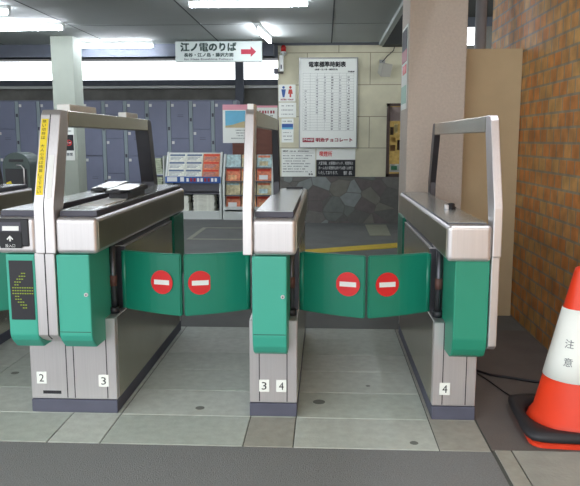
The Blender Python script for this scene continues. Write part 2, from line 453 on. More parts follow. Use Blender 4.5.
MID = 3.705
def mir(prof):    # mirror a (y, z) profile about the gate's middle
    return [(2 * MID - y, z) for y, z in reversed(prof)]

def make_frame(root, x0, x1, ztop, labelled=None, double=False):
    """upright frame standing on the gate: leaning posts and top bar"""
    m = MB()
    yb, yt, d = 2.80, 2.93, .085
    m.prism([(yb, ZB), (yb + .004, ZB + .2), (yt, ztop - .02), (yt + .02, ztop), (yt + d, ztop), (yt + d, ztop - .07), (yb + d + .01, ZB + .15), (yb + d, ZB)], x0, x1, STEEL, bevel=.004)
    if double:
        xm = (x0 + x1) / 2
        m.prism([(yb - .001, ZB), (yb + .003, ZB + .2), (yt - .001, ztop - .02), (yt + .01, ztop - .02), (yb + .02, ZB + .2), (yb + .02, ZB)], xm - .002, xm + .002, SEAM)
    post = m.build('front_post', root)
    m = MB()
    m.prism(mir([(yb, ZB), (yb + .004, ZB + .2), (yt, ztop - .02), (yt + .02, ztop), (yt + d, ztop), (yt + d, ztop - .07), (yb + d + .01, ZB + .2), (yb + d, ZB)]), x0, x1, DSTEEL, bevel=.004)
    m.build('rear_post', root)
    m = MB()
    m.box(x0, x1, yt + d, 2 * MID - yt - d, ztop - .07, ztop, STEELSIDE, .004)
    m.build('top_bar', root)
    return post

def make_housing(root, x0, x1, ztop, post_side, short=False, zb=ZB, rim=.025):
    m = MB()
    m.box(x0, x1, 2.80, 2 * MID - 2.80, zb, ztop, STEEL, .018, 5)
    h = m.build('upper_housing', root)
    # satin side panels
    m = MB()
    for xs in ((x0 - .0015, x0 + .001), (x1 - .001, x1 + .0015)):
        m.box(xs[0], xs[1], 2.82, 2 * MID - 2.82, zb + .018, ztop - .018, HSIDE)
    m.build('side_panel', h)
    m = MB(); ye = 3.72 if short else 2 * MID - 2.86
    m.box(x0 + .004, x1 - .012, 2.85, ye, ztop, ztop + rim, DGREY, min(.004, rim * .4))
    tp = m.build('top_cover', root)
    m = MB()
    m.box(x0 + .008, x1 - .016, 2.856, ye - .006, ztop + rim, ztop + rim + .002, TOPSTEEL)
    m.build('cover_plate', tp)
    return h

def make_body(root, x0, x1, lanes, numbers, ztop=ZB):
    """lower body with recesses for the flap pivots on the lane sides"""
    yf, yr = 3.0, 2 * MID - 3.0
    m = MB()
    m.box(x0 - .0, x1 + .0, yf - .005, yr + .005, .0, .062, PLINTH, .003, 1)
    m.build('plinth', root)
    m = MB()
    m.box(x0, x1, yf, yr, .064, .45, STEEL, .003, 1)
    xi0 = x0 + (.055 if 'L' in lanes else 0); xi1 = x1 - (.055 if 'R' in lanes else 0)
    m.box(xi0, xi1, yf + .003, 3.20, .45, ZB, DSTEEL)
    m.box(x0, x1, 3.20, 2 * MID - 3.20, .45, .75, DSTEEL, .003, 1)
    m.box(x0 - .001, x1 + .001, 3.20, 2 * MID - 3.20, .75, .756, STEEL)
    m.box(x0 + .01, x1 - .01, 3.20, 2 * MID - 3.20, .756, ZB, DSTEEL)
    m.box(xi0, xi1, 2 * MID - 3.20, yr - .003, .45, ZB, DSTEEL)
    b = m.build('lower_body', root)
    m = MB()
    for s, xx in (('L', x0), ('R', x1)):
        o = -.0015 if s == 'L' else .0
        m.box(xx + o, xx + o + .0015, yf + .035, yr - .035, .066, .447, STEELSIDE)
        m.box(xx + o, xx + o + .0015, 3.204, 2 * MID - 3.204, .447, .748, STEELSIDE)
    m.build('side_panel', b)
    # seams on the front
    m = MB()
    w = x1 - x0
    seams = [x0 + .045, x1 - .045] if w < .3 else [x0 + .17, x0 + .205, x1 - .045]
    for sx in seams: m.box(sx - .002, sx + .002, yf - .001, yf + .001, .07, .45, SEAM)
    m.build('front_seam', b)
    # pivots
    for s in lanes:
        xx = x0 + .03 if s == 'L' else x1 - .03
        m = MB(); m.tube([(xx, 3.10, .45), (xx, 3.10, ZB)], .014, DSTEEL, 12)
        m.tube([(xx, 3.10, .58), (xx, 3.10, .63)], .017, REDB, 12)
        m.tube([(xx, 3.10, .452), (xx, 3.10, .48)], .024, BLACK, 12)
        m.build('flap_pivot', b)
        m = MB(); xs = x0 if s == 'L' else x1
        m.build('pivot_shelf', b) if False else None
    for (nx, nz, ch) in numbers:
        m = MB(); m.box(nx - .023, nx + .023, yf - .003, yf - .0005, nz - .028, nz + .028, PAPER)
        m.text(ch, (nx - .011, yf - .003, nz - .018), (.022, 0, 0), (0, 0, .036), INK)
        m.build('number_sticker', b, 'white square sticker with number ' + ch)
    return b

def make_box(root, x0, x1, led=False, lock=True, rear=True, line=True, keyx=None, mt=TEAL, sharp=False, rear_x=None):
    yf = 2.82
    prof = profile_box(x0, x1, yf, sharp)
    m = MB(); m.prism(prof, x0, x1, mt, bevel=.006)
    b = m.build('control_box', root, 'teal control box' if mt is TEAL else 'deeper green control box')
    m = MB(); m.box(x0 + .004, x1 - .004, yf - .0008, yf + .002, .434, .4365, SEAM)
    if line:
        m.build('door_seam', b)
    else: m.bm.free()
    if lock:
        kx = keyx if keyx is not None else x1 - .02
        m = MB(); m.disc((kx, yf - .002, .60), .0085, .006, STEEL); m.disc((kx, yf - .006, .60), .003, .003, SEAM, seg=10)
        m.build('key_lock', b, 'small round chrome lock')
    if led:
        m = MB(); xa, xb = x0 + .014, x1 - .010
        m.box(xa, xb, yf - .003, yf + .001, .488, .745, BLACK)
        # arrow of lamp dots
        cxm, czm = (xa + xb) / 2 + .004, .615
        for i in range(9):
            for j in range(15):
                u = i - 4; v = j - 7
                on = (abs(v) <= 1) or (u <= 1 and abs(abs(v) - (u + 4) * 1.3) < 1.9 and abs(v) < 7)
                if on: m.box(cxm + u * .0105 - .0036, cxm + u * .0105 + .0036, yf - .0038, yf - .003, czm + v * .0125 - .0022, czm + v * .0125 + .0022, LED)
        m.build('arrow_display', b, 'black display panel with a dotted yellow green left arrow')
    if rear:
        m = MB(); rx = rear_x or (x0, x1); m.prism(mir(prof), rx[0], rx[1], FLAPG, bevel=.006)
        m.build('rear_control_box', root, 'dark green rear control box')
    return b

def make_flap(root, hx, hy, tx, ty, z0=.470, z1=.745, ztip=-.004, mark=True, sgn=1):
    """bowed green flap from hinge (hx, hy) to its free edge (tx, ty)"""
    m = MB(); b = bmesh.new()
    n = 8; th = .022
    v = Vector((tx - hx, ty - hy, 0)); L = v.length; v.normalize(); nn = Vector((0, -1, 0)) if True else None
    nrm = Vector((v.y, -v.x, 0));
    if nrm.y > 0: nrm = -nrm
    front, back = [], []
    for i in range(n + 1):
        t = i / n
        p = Vector((hx, hy, 0)) + v * L * t + nrm * (.012 * math.sin(PI * t))
        drop = -.004 * t
        for lst, off in ((front, 0), (back, -th)):
            q = p + nrm * off
            lst.append((b.verts.new(q + Vector((0, 0, z0 + drop - .012 * t))), b.verts.new(q + Vector((0, 0, z1 + drop)))))
    for i in range(n):
        b.faces.new([front[i][0], front[i + 1][0], front[i + 1][1], front[i][1]])
        b.faces.new([back[i][1], back[i + 1][1], back[i + 1][0], back[i][0]])
        b.faces.new([front[i][1], front[i + 1][1], back[i + 1][1], back[i][1]])
        b.faces.new([front[i][0], back[i][0], back[i + 1][0], front[i + 1][0]])
    b.faces.new([front[0][0], front[0][1], back[0][1], back[0][0]])
    b.faces.new([front[n][1], front[n][0], back[n][0], back[n][1]])
    bmesh.ops.recalc_face_normals(b, faces=list(b.faces))
    sharp = [e for e in b.edges if len(e.link_faces) == 2 and e.calc_face_angle(0) > .8]
    bmesh.ops.bevel(b, geom=sharp, offset=.005, segments=3, affect='EDGES')
    m.merge(b, FLAPG)
    f = m.build('gate_flap', root, 'dark green closing flap with a no-entry mark')
    m = MB(); hp = Vector((hx, hy, 0)) + nrm * -.008 + v * .006
    m.tube([hp + Vector((0, 0, z0 + .004)), hp + Vector((0, 0, z1 - .004))], .014, FLAPG, 14)
    m.build('hinge_tube', f)
    if mark:
        t = mark; zc = (z0 + z1) / 2 + .002
        c = Vector((hx, hy, zc)) + v * L * t + nrm * (.012 * math.sin(PI * t) + .0015)
        ang = math.atan2(-nrm.x, -nrm.y) * -1
        m = MB()
        tmp = MB(); R = .055
        uu = v if v.x > 0 else -v
        ring = [c + uu * (R * math.cos(2 * PI * k / 32)) + Vector((0, 0, R * math.sin(2 * PI * k / 32))) for k in range(32)]
        m.slab(ring, nrm * .0015, RED); tmp.bm.free()
        bar = [c + nrm * .0018 + uu * a_ + Vector((0, 0, b2)) for a_, b2 in ((-.038, -.011), (.038, -.011), (.038, .011), (-.038, .011))]
        m.slab(bar, nrm * .0012, WHITE)
        m.build('no_entry_mark', f, 'round red mark with a white bar')
    return f

def ticket_module(root, x0, x1, y0, hh=.026, z=.963):
    """raised slanted plate with clips, as at the ticket outlet"""
    m = MB(); L = .36
    m.prism([(y0, z - .006), (y0 + L, z - .006), (y0 + L, z + hh - .002), (y0 + L - .02, z + hh), (y0 + .01, z + .006)], x0, x1, BLACK, bevel=.002)
    o = m.build('ticket_outlet', root, 'black wedge with a pale slanted plate')
    m = MB()
    m.slab([(x0 + .006, y0 + .014, z + .0085), (x1 - .006, y0 + .014, z + .0085), (x1 - .006, y0 + L - .02, z + hh + .0015), (x0 + .006, y0 + L - .02, z + hh + .0015)], (0, 0, .003), GLOSSW)
    m.build('slanted_plate', o)
    m = MB(); m.box(x0 + .03, x1 - .03, y0 - .06, y0 - .01, z - .002, z + .012, BLACK, .003)
    m.box(x0 + .05, x0 + .08, y0 - .05, y0 - .02, z + .012, z + .018, BLACK)
    m.build('ticket_slot', o)
    return o

# --- wide double gate on the left
g = thing('ticket_gate', 'wide double steel ticket gate with teal boxes, yellow label and stickers 2 and 3', 'ticket gate', (-1.15, MID, 0))
make_housing(g, -1.121, -.945, ZT, 'L')
make_housing(g, -1.378, -1.208, ZT, 'R')
post = make_frame(g, -1.210, -1.124, 1.378, double=True)
m = MB()    # steel strip between the control boxes, down to their foot
m.prism([(2.815, ZB), (2.815, .42), (2.85, .395), (2.90, .372), (2.99, .365), (2.99, ZB)], -1.222, -1.136, STEEL, bevel=.003)
m.prism([(2.813, ZB), (2.813, .42), (2.849, .393), (2.86, .393), (2.83, .42), (2.83, ZB)], -1.180, -1.176, SEAM)
m.build('centre_strip', g)
# yellow label following the leaning left half of the post
def on_post(t, x, off=.003):
    """point on the leaning post face; t from 0 (z=.978) to 1 (top)"""
    z = .978 + (1.358 - .978) * t; y = 2.804 + (2.93 - 2.804) * t
    return Vector((x, y - off, z))
m = MB(); a = on_post(.12, -1.203, .001); b2 = on_post(.95, -1.203, .001)
V = b2 - a; m.slab([a, a + Vector((.030, 0, 0)), a + Vector((.030, 0, 0)) + V, a + V], (0, -.0015, 0), YELLOW)
chars = '無い切符は・大人小児は精算して下さい'
for i, ch in enumerate(chars):
    if ch == '・': continue
    q = a + V * (1 - (i + 1) / len(chars) * .98) + Vector((.006, -.003, 0))
    m.text(ch, q, (.016, 0, 0), V * (.75 / len(chars)), INK, .001)
m.build('vertical_label', post, 'yellow vertical sticker with small dark lettering')
m = MB(); a = on_post(.08, -1.158, .001); b2 = on_post(.55, -1.158, .001); V = b2 - a
m.slab([a, a + Vector((.022, 0, 0)), a + Vector((.022, 0, 0)) + V, a + V], (0, -.001, 0), WHITE); m.build('paper_label', post, 'pale strip sticker')
for (y0, y1, w) in ((3.06, 3.42, .06), (3.98, 4.22, .05)):
    m = MB(); m.box(-1.19, -1.19 + w, y0, y1, 1.378, 1.408, WHITE, .004)
    m.build('sensor_box', g, 'small pale box on the top bar')
make_box(g, -1.132, -.990, lock=True, keyx=-1.008, sharp=True, rear_x=(-1.132, -.949))
make_box(g, -1.350, -1.224, led=True, lock=False, line=False, sharp=True)
make_body(g, -1.350, -.947, 'LR', [(-1.298, .165, '2'), (-1.008, .155, '3')])
bpy.context.view_layer.update()
m = MB(); m.box(-1.295, -1.21, 2.9985, 3.0, .088, .103, BLACK); m.build('name_plate', g, 'small dark strip plate')
make_flap(g, -.936, 3.115, -.648, 3.035, mark=.70)
make_flap(g, -1.362, 3.115, -1.65, 3.035, mark=.8)
m = MB(); m.box(-1.10, -1.0, 3.47, 3.80, .955, .985, BLACK, .003); m.build('outlet_block', g, 'black block under the slanted plate')
ticket_module(g, -1.115, -.985, 3.45, hh=.018, z=.988)
m = MB(); m.box(-1.10, -.985, 3.05, 3.38, .957, .962, WHITE, .002); m.build('reader_plate', g, 'pale flat reader plate')
ticket_module(g, -1.36, -1.235, 3.95)
# dark window of the entry side with arrow sign
m = MB(); m.box(-1.378, -1.232, 2.794, 2.84, .808, .925, BLACK, .006)
s1 = m.build('entry_slot_surround', g, 'black entry slot surround')
m = MB(); m.box(-1.352, -1.262, 2.792, 2.80, .872, .912, DGREY, .003); m.prism([(2.789, .876), (2.793, .876), (2.80, .908), (2.794, .908)], -1.342, -1.272, WHITE)
m.build('slot_mouth', s1, 'grey slot mouth with pale reflection plate')
m = MB(); m.box(-1.355, -1.262, 2.7915, 2.794, .802, .868, INK)
ax, az = -1.311, .843
m.box(ax - .003, ax + .003, 2.790, 2.7915, az - .012, az + .010, WHITE)
m.slab([(ax - .014, 2.7905, az - .002), (ax - .0105, 2.7905, az - .006), (ax, 2.7905, az + .0055), (ax, 2.7905, az + .013)], (0, -.001, 0), WHITE)
m.slab([(ax + .014, 2.7905, az - .002), (ax, 2.7905, az + .013), (ax, 2.7905, az + .0055), (ax + .0105, 2.7905, az - .006)], (0, -.001, 0), WHITE)
m.text('投入口', (ax - .021, 2.7905, .806), (.042, 0, 0), (0, 0, .014), WHITE)
m.build('arrow_sign', s1, 'black plate with white up arrow')

# --- narrow gate in the middle
g = thing('ticket_gate', 'narrow steel ticket gate in the middle with one teal box and stickers 3 and 4', 'ticket gate', (-.227, MID, 0))
make_housing(g, -.294, -.115, ZT, 'L', short=True)
m = MB(); m.box(-.285, -.135, 3.78, 4.52, ZT, ZT + .006, TOPSTEEL, .002, 1); rp = m.build('rear_cover_plate', g)
m = MB(); m.box(-.25, -.14, 4.50, 4.53, ZT + .006, ZT + .018, BLACK, .003); m.build('end_ridge', rp, 'black raised edge')
make_frame(g, -.336, -.296, 1.378)
m = MB(); m.box(-.33, -.302, 2.96, 3.10, 1.378, 1.402, WHITE, .003); m.build('sensor_box', g, 'small pale box on the top bar')
make_box(g, -.301, -.155, keyx=-.172)
make_body(g, -.335, -.119, 'LR', [(-.268, .145, '3'), (-.19, .145, '4')])
make_flap(g, -.345, 3.115, -.632, 3.035, mark=.76)
make_flap(g, -.108, 3.115, .183, 3.035, mark=.75)

# --- narrow gate on the right
g = thing('ticket_gate', 'narrow steel ticket gate on the right before the concrete column, with a single sticker 4', 'ticket gate', (.60, MID, 0))
make_housing(g, .500, .680, .908, 'R', zb=.758, rim=.004)
make_frame(g, .682, .718, 1.352)
m = MB(); m.prism([(2.812, ZB), (2.812, .40), (2.84, .38), (2.90, .37), (2.99, .37), (2.99, ZB)], .683, .717, STEEL, bevel=.004); m.build('centre_strip', g)
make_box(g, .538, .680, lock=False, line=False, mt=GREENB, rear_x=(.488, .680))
make_body(g, .490, .683, 'L', [(.545, .145, '4')])
make_flap(g, .480, 3.115, .199, 3.035, mark=.71)
m = MB(); m.lathe((.622, 3.42, .914), [(.024, 0), (.024, .010), (.018, .014), (.018, .026), (.010, .03), (.0005, .03)], BLACK, 20); m.box(.592, .608, 3.40, 3.44, .914, .936, STEEL, .003)
m.build('knob', g, 'small black and chrome knob')

# --- the next gate beyond the left edge
g = thing('ticket_gate', 'partly visible ticket gate at the left edge behind the arrow slot', 'ticket gate', (-2.17, MID, 0))
make_housing(g, -2.18, -1.985, ZT, 'L')
make_housing(g, -2.40, -2.235, ZT, 'L')
make_frame(g, -2.235, -2.185, 1.378)
make_box(g, -2.18, -2.03, lock=False, rear=True)
make_box(g, -2.39, -2.24, lock=False, rear=False)
make_body(g, -2.40, -1.99, 'R', [])
make_flap(g, -1.98, 3.115, -1.685, 3.035, mark=.66)

# ================================================================= RIGHT FOREGROUND
def cone():
    c = (1.092, 2.93, 0)
    t = thing('traffic_cone', 'orange traffic cone wrapped in white paper beside the brick wall', 'traffic cone', c)
    m = MB()
    R = Matrix.Rotation(math.radians(-4), 4, 'Z')
    pts = []
    def rr(w, z, n=5, cr=.06):
        out = []
        for sx, sy, a0 in ((1, 1, 0), (-1, 1, 90), (-1, -1, 180), (1, -1, 270)):
            for k in range(n + 1):
                a = math.radians(a0 + 90 * k / n)
                out.append(R @ Vector((sx * (w - cr) + cr * math.cos(a), sy * (w - cr) + cr * math.sin(a), z)))
        return [Vector(c) + p for p in out]
    b = bmesh.new()
    prev = None
    for w, z in ((.222, 0), (.222, .012), (.215, .02)):
        ring = [b.verts.new(p) for p in rr(w, z)]
        if prev:
            for i in range(len(ring)): b.faces.new([prev[i], prev[(i + 1) % len(ring)], ring[(i + 1) % len(ring)], ring[i]])
        else: b.faces.new(list(reversed(ring)))
        prev = ring
    b.faces.new(prev)
    m.merge(b, ORANGE)
    m.build('cone_base', t)
    m = MB(); m.lathe(c, [(.198, .028), (.194, .045), (.188, .06), (.180, .068), (.178, .075), (.170, .08), (.032, .700), (.028, .714), (.018, .72), (.0005, .72)], ORANGE, 48)
    body = m.build('cone_body', t)
    # paper wrap
    def rad(z): return .170 + (.030 - .170) * (z - .08) / (.715 - .08) + .003
    m = MB(); n = 40; rings = []
    for z in (.245, .35, .45, .545):
        rings.append([m.bm.verts.new(Vector(c) + Vector((rad(z) * math.cos(a), rad(z) * math.sin(a), z))) for a in [math.radians(-200 + 250 * k / n) for k in range(n + 1)]])
    for j in range(3):
        for k in range(n):
            f = m.face([rings[j][k], rings[j][k + 1], rings[j + 1][k + 1], rings[j + 1][k]], PAPER); f.smooth = True
    def wrapchar(ch, adeg, z, h=.030):
        a = math.radians(adeg); r = rad(z) + .001
        p = Vector(c) + Vector((r * math.cos(a), r * math.sin(a), z)); u = Vector((-math.sin(a), math.cos(a), 0)); sl = (.030 - .170) / (.715 - .08)
        v = Vector((math.cos(a) * sl, math.sin(a) * sl, 1)).normalized()
        m.text(ch, p - u * h / 2 - v * h / 2, u * h, v * h, GINK, .0008)
    wrapchar('注', -128, .405, .036); wrapchar('意', -126, .33, .036)
    wrapchar('頭', -72, .47); wrapchar('上', -72, .40); wrapchar('注', -72, .335)
    wr = m.build('paper_wrap', body, 'white paper sheet with grey characters')
    sol = wr.modifiers.new('thickness', 'SOLIDIFY'); sol.thickness = .001
    # rubber ring weight
    w = thing('cone_weight', 'black rubber weight ring lying around the foot of the cone', 'cone weight', (c[0], c[1], .05))
    m = MB(); b = bmesh.new()
    def sup(a, rx, p=3.2):
        ca, sa = math.cos(a), math.sin(a)
        return rx / ((abs(ca) ** p + abs(sa) ** p) ** (1 / p))
    N = 56; prof = [(.0, -.022), (.0, .022), (.022, .034), (.055, .034), (.075, .018), (.075, -.022)]
    rings = []
    for k in range(N):
        a = 2 * PI * k / N
        o = sup(a, .243, 9); i_ = .200
        ring = []
        for (u, v) in ((i_, -.022), (i_, .008), (i_ + (o - i_) * .25, .018), (i_ + (o - i_) * .75, .018), (o, .006), (o, -.014), (o - .012, -.022)):
            ring.append(b.verts.new(Vector(c) + R @ Vector((u * math.cos(a), u * math.sin(a), .0515 + v))))
        rings.append(ring)
    for k in range(N):
        A, B = rings[k], rings[(k + 1) % N]
        for j in range(7): 
            f = b.faces.new([A[j], B[j], B[(j + 1) % 7], A[(j + 1) % 7]]); f.smooth = True
    m.merge(b, RUBBER)
    m.build('weight_ring', w)
cone()
m = MB()
p = [onfloor(*q) for q in ((474, 371), (490, 376), (510, 379), (535, 383), (552, 384))]
m.tube([q + Vector((0, 0, .008)) for q in p], .007, BLACK, 8)
m.build('floor_cable', None, 'thick black cable crossing the dark floor between right gate and cone', 'cable')
m = MB(); p = [onfloor(*q) for q in ((474, 372), (488, 381), (503, 392), (512, 398))]
m.tube([q + Vector((0, 0, .005)) for q in p], .004, BLACK, 8)
m.build('floor_cable', None, 'thin black cable curving towards the front left of the cone', 'cable')

# poster on the column's left side
m = MB(); X = .5505
def colq(y0, y1, z0, z1, mt, o=0): m.box(X - .003 - o, X - o, y0, y1, z0, z1, mt)
colq(4.80, 5.12, 1.46, 2.02, PAPER); colq(4.82, 5.10, 1.86, 2.0, INK, .003); colq(4.82, 5.10, 1.78, 1.86, DRED, .003); colq(4.84, 5.04, 1.70, 1.76, RED, .003); colq(4.82, 5.1, 1.50, 1.62, mat('pale_green_print', (170, 206, 190), .6), .003)
m.build('poster', None, 'narrow poster with dark red print on the left side of the concrete column', 'poster', loc=(X, 4.96, 1.46))

# ================================================================= BACK WALL FITTINGS
def board(name, label, cat, x0, y0, x1, y1, D=BY, th=.02, mt=PAPER, frame=None, fill=None, group=None):
    a = at(x0, y1, D - th); b = at(x1, y0, D - th)
    t = thing(name, label, cat, ((a.x + b.x) / 2, D - th / 2, a.z), group)
    m = MB(); m.box(a.x, b.x, D - th, D, a.z, b.z, mt, .001, 1); s = m.build('panel', t)
    if frame:
        m = MB(); w = frame[1]
        for q in ((a.x - w, a.x, a.z - w, b.z + w), (b.x, b.x + w, a.z - w, b.z + w), (a.x, b.x, a.z - w, a.z), (a.x, b.x, b.z, b.z + w)):
            m.box(q[0], q[1], D - th - .012, D, q[2], q[3], frame[0], .002, 1)
        m.build('frame', t)
    def P(u, v, o=.0015):  # fraction across and up the panel
        return Vector((a.x + (b.x - a.x) * u, D - th - o, a.z + (b.z - a.z) * v))
    W = b.x - a.x; Hh = b.z - a.z
    return t, P, W, Hh

def txt(m, P, W, H, s, u0, u1, v0, v1, mt, bold=.0028):
    for k in ((0, 0), (bold, 0), (0, bold), (bold, bold)) if bold else ((0, 0),): m.text(s, P(u0, v0, .001 + (k[0] + 2 * k[1]) * .1) + Vector((k[0], 0, k[1])), (W * (u1 - u0), 0, 0), (0, 0, H * (v1 - v0)), mt)
def rect(m, P, u0, u1, v0, v1, mt, o=.001, th=.001):
    a = P(u0, v0, o); b = P(u1, v1, o); m.box(a.x, b.x, a.y - th, a.y + .0005, a.z, b.z, mt)
def scribble(m, P, u0, u1, v, h, mt, n, seed=0):
    r = random.Random(seed); u = u0; step = (u1 - u0) / n
    for i in range(n):
        if r.random() < .9: rect(m, P, u + step * .1, u + step * (.5 + .4 * r.random()), v, v + h, mt)
        u += step

# timetable
t, P, W, H = board('timetable_board', 'large white framed timetable with a table grid and red advert line', 'timetable', 300, 58.5, 357, 147, th=.035, frame=(FRAME, .018))
m = MB()
txt(m, P, W, H, '電車標準時刻表', .15, .80, .905, .965, INK, .006)
txt(m, P, W, H, '(長谷・江ノ島・藤沢行き)', .26, .66, .868, .888, INK)
txt(m, P, W, H, '平成年', .84, .96, .845, .862, INK)
for k in range(8):
    u = .05 + k * .90 / 7 if k else .05
    rect(m, P, u - .0012, u + .0012, .19, .838, GINK)
for k in range(22):
    v = .19 + .648 * k / 21
    rect(m, P, .05, .95, v - .0008, v + .0008, GINK)
for k, u in enumerate((.10, .30, .44, .57, .71, .86)):
    for j in range(20):
        if (k in (1,) and j < 6) or (k == 2 and j < 3): continue
        if k == 0 and j > 14: continue
        v = .20 + .648 * j / 21
        scribble(m, P, u - .02, u + .02, v, .013, INK if k in (3, 5) else GINK, 3, j * 7 + k)
rect(m, P, .045, .255, .055, .105, DRED); txt(m, P, W, H, 'Meiji', .065, .235, .066, .096, WHITE)
txt(m, P, W, H, '明治チョコレート', .28, .93, .058, .102, DRED, .006)
m.build('lettering', t, 'black title, grey grid and dark red advert')
# notices below
t, P, W, H = board('notice_board', 'white notice with lines of small black text under the timetable', 'notice', 281.5, 148.6, 315.5, 176.5, th=.012)
m = MB(); txt(m, P, W, H, 'お知らせ', .04, .2, .88, .94, INK); scribble(m, P, .24, .8, .89, .035, INK, 14, 3); rect(m, P, .03, .95, .835, .845, GINK)
for k in range(7): scribble(m, P, .04, .9 - .1 * (k % 3), .73 - k * .095, .035, GINK, 22, k)
txt(m, P, W, H, '駅 長', .8, .92, .05, .11, INK)
m.build('lettering', t)
t, P, W, H = board('notice_board', 'white notice with a red heading and black panel of white text', 'notice', 316.2, 148.6, 355.5, 176.5, th=.012)
m = MB(); txt(m, P, W, H, '喫煙所', .08, .40, .72, .90, RED); rect(m, P, .0, 1, .0, .60, INK)
for i, s in enumerate(('大変恐縮、お客様のマッチ、喫煙等は', 'ホーム先の喫煙所以外では固くお断り', 'いたしております。')):
    m.text(s, P(.06, .42 - .17 * i, .003), (W * (.88 if i < 2 else .5), 0, 0), (0, 0, H * .12), WHITE)
m.text('駅 長', P(.70, .06, .003), (W * .22, 0, 0), (0, 0, H * .13), WHITE)
m.build('lettering', t, 'red heading above white text on black')
# toilet sign
t, P, W, H = board('toilet_sign', 'white sign with blue man and red woman figures at the wall corner', 'sign', 278.5, 84.5, 295.5, 101.5, th=.01)
for u, mt in ((.30, BLUEINK), (.70, mat('red_figure', (196, 70, 60), .6))):
    m = MB()
    c = P(u, .83); m.disc((c.x, c.y, c.z), W * .075, .002, mt)
    if mt is BLUEINK: pts = [(-.13, .72), (.13, .72), (.09, .45), (.05, .25), (-.05, .25), (-.09, .45)]
    else: pts = [(-.09, .72), (.09, .72), (.14, .45), (.05, .45), (.05, .25), (-.05, .25), (-.05, .45), (-.14, .45)]
    m.slab([P(u + a, b) for a, b in pts], (0, -.001, 0), mt)
    m.build('man_figure' if mt is BLUEINK else 'woman_figure', t, 'blue man figure' if mt is BLUEINK else 'red woman figure')
m = MB()
txt(m, P, W, H, 'お手洗い TOILET', .12, .88, .06, .16, DRED)
m.build('lettering', t)
t, P, W, H = board('notice_sheet', 'pale sheet with grey lines directly below the toilet sign', 'notice', 278.8, 102.5, 296.2, 117.5, th=.006)
m = MB()
for k in range(3): scribble(m, P, .15, .85, .75 - .28 * k, .06, GINK, 8, k + 40)
m.build('lettering', t)
t, P, W, H = board('notice_sheet', 'narrow pale sheet with a blue landscape picture near the wall corner', 'notice', 281.5, 118.5, 293.5, 142.5, th=.006)
m = MB(); rect(m, P, .03, .97, .55, .78, BLUEINK); rect(m, P, .03, .97, .55, .63, SKYINK, .0025); scribble(m, P, .1, .9, .86, .05, GINK, 8, 4)
for k in range(3): scribble(m, P, .12, .88, .40 - .15 * k, .035, GINK, 9, k + 50)
m.build('lettering', t)
# red lamp and white box at the corner
a = at(283.5, 54, BY - .1)
t = thing('warning_lamp', 'small red warning lamp on a pale base at the top of the wall corner', 'lamp', a)
m = MB(); m.lathe(a, [(.045, 0), (.045, .03), (.035, .035), (.0005, .035)], FIXW, 20); m.box(a.x - .02, a.x + .02, a.y, BY, a.z - .015, a.z + .02, FIXW); m.build('lamp_base', t)
m = MB(); m.lathe(a, [(.036, .035), (.038, .09), (.030, .115), (.012, .125), (.0005, .125)], mat('red_lens', (200, 40, 40), .25), 20); m.build('lens', t, 'red dome lens')
a = at(279.5, 71.5, BY - .1); b = at(283.5, 55.5, BY - .1)
m = MB(); m.box(a.x, b.x, BY - .16, BY, a.z, b.z, WHITE, .004); m.box(a.x + .02, a.x + .04, BY - .165, BY - .16, a.z + .03, a.z + .09, DGREY)
m.build('wall_box', None, 'slim white box on the wall corner below the red lamp', 'box', loc=a)
m = MB(); a = at(276, 72.5, BY - .1); m.box(a.x - .03, a.x + .03, BY - .14, BY - .05, a.z - .02, a.z + .06, DGREY, .01); m.tube([(a.x + .03, BY - .09, a.z), (a.x + .1, BY - .02, a.z)], .01, DGREY, 8)
m.build('wall_bracket', None, 'small grey fitting sticking out left of the wall corner', 'fitting', loc=a)
# loudspeaker
a = at(384, 71, BY - .12)
t = thing('wall_speaker', 'pale grey loudspeaker on a bracket high on the cream wall', 'speaker', (a.x, BY - .02, a.z - .05))
SPK = mat('pale_grey_speaker', (170, 168, 158), .5)
m = MB(); b = bmesh.new(); bmesh.ops.create_cube(b, size=1)
for v in b.verts:
    k = .75 if v.co.y > 0 else 1
    v.co = Vector((v.co.x * .17 * k, v.co.y * .15, v.co.z * .19 * k))
m.merge(b, SPK, .012, 3, Matrix.Translation(Vector((a.x, BY - .17, a.z + .02))) @ Matrix.Rotation(.45, 4, 'Z') @ Matrix.Rotation(.35, 4, 'X'))
m.build('speaker_cabinet', t)
m = MB(); m.box(a.x - .04, a.x + .0, BY - .1, BY - .003, a.z + .05, a.z + .08, DGREY); m.box(a.x - .06, a.x + .02, BY - .02, BY - .002, a.z + .0, a.z + .17, FRAME); m.build('bracket', t)
m = MB(); m.tube([(a.x - .02, BY - .03, a.z + .14), (a.x + .05, BY - .05, a.z + .22), (a.x + .14, BY - .03, a.z + .3), (a.x + .17, BY - .02, a.z + .42)], .007, BLACK, 8); m.build('cable', t)

# hanging sign
p0 = at(175, 41.5, 9.95); p1 = at(262, 61.5, 9.95)
t = thing('hanging_sign', 'long white hanging sign with black Japanese text and a red arrow', 'sign', ((p0.x + p1.x) / 2, 9.98, p1.z))
m = MB(); m.box(p0.x, p1.x, 9.95, 10.03, p1.z, p0.z, mat('sign_face', (206, 216, 212), .5), .006); m.build('sign_panel', t)
m = MB()
for fx in (.12, .88):
    xx = p0.x + (p1.x - p0.x) * fx; m.tube([(xx, 9.99, p0.z - .004), (xx, 9.99, CZ)], .012, FRAME, 10)
m.build('hanger', t)
P = lambda u, v, o=.0015: Vector((p0.x + (p1.x - p0.x) * u, 9.95 - o, p1.z + (p0.z - p1.z) * v))
W, H = p1.x - p0.x, p0.z - p1.z
m = MB(); SG = mat('sign_dark_green_ink', (44, 66, 62), .6)
txt(m, P, W, H, '江ノ電のりば', .06, .70, .50, .90, SG, .011)
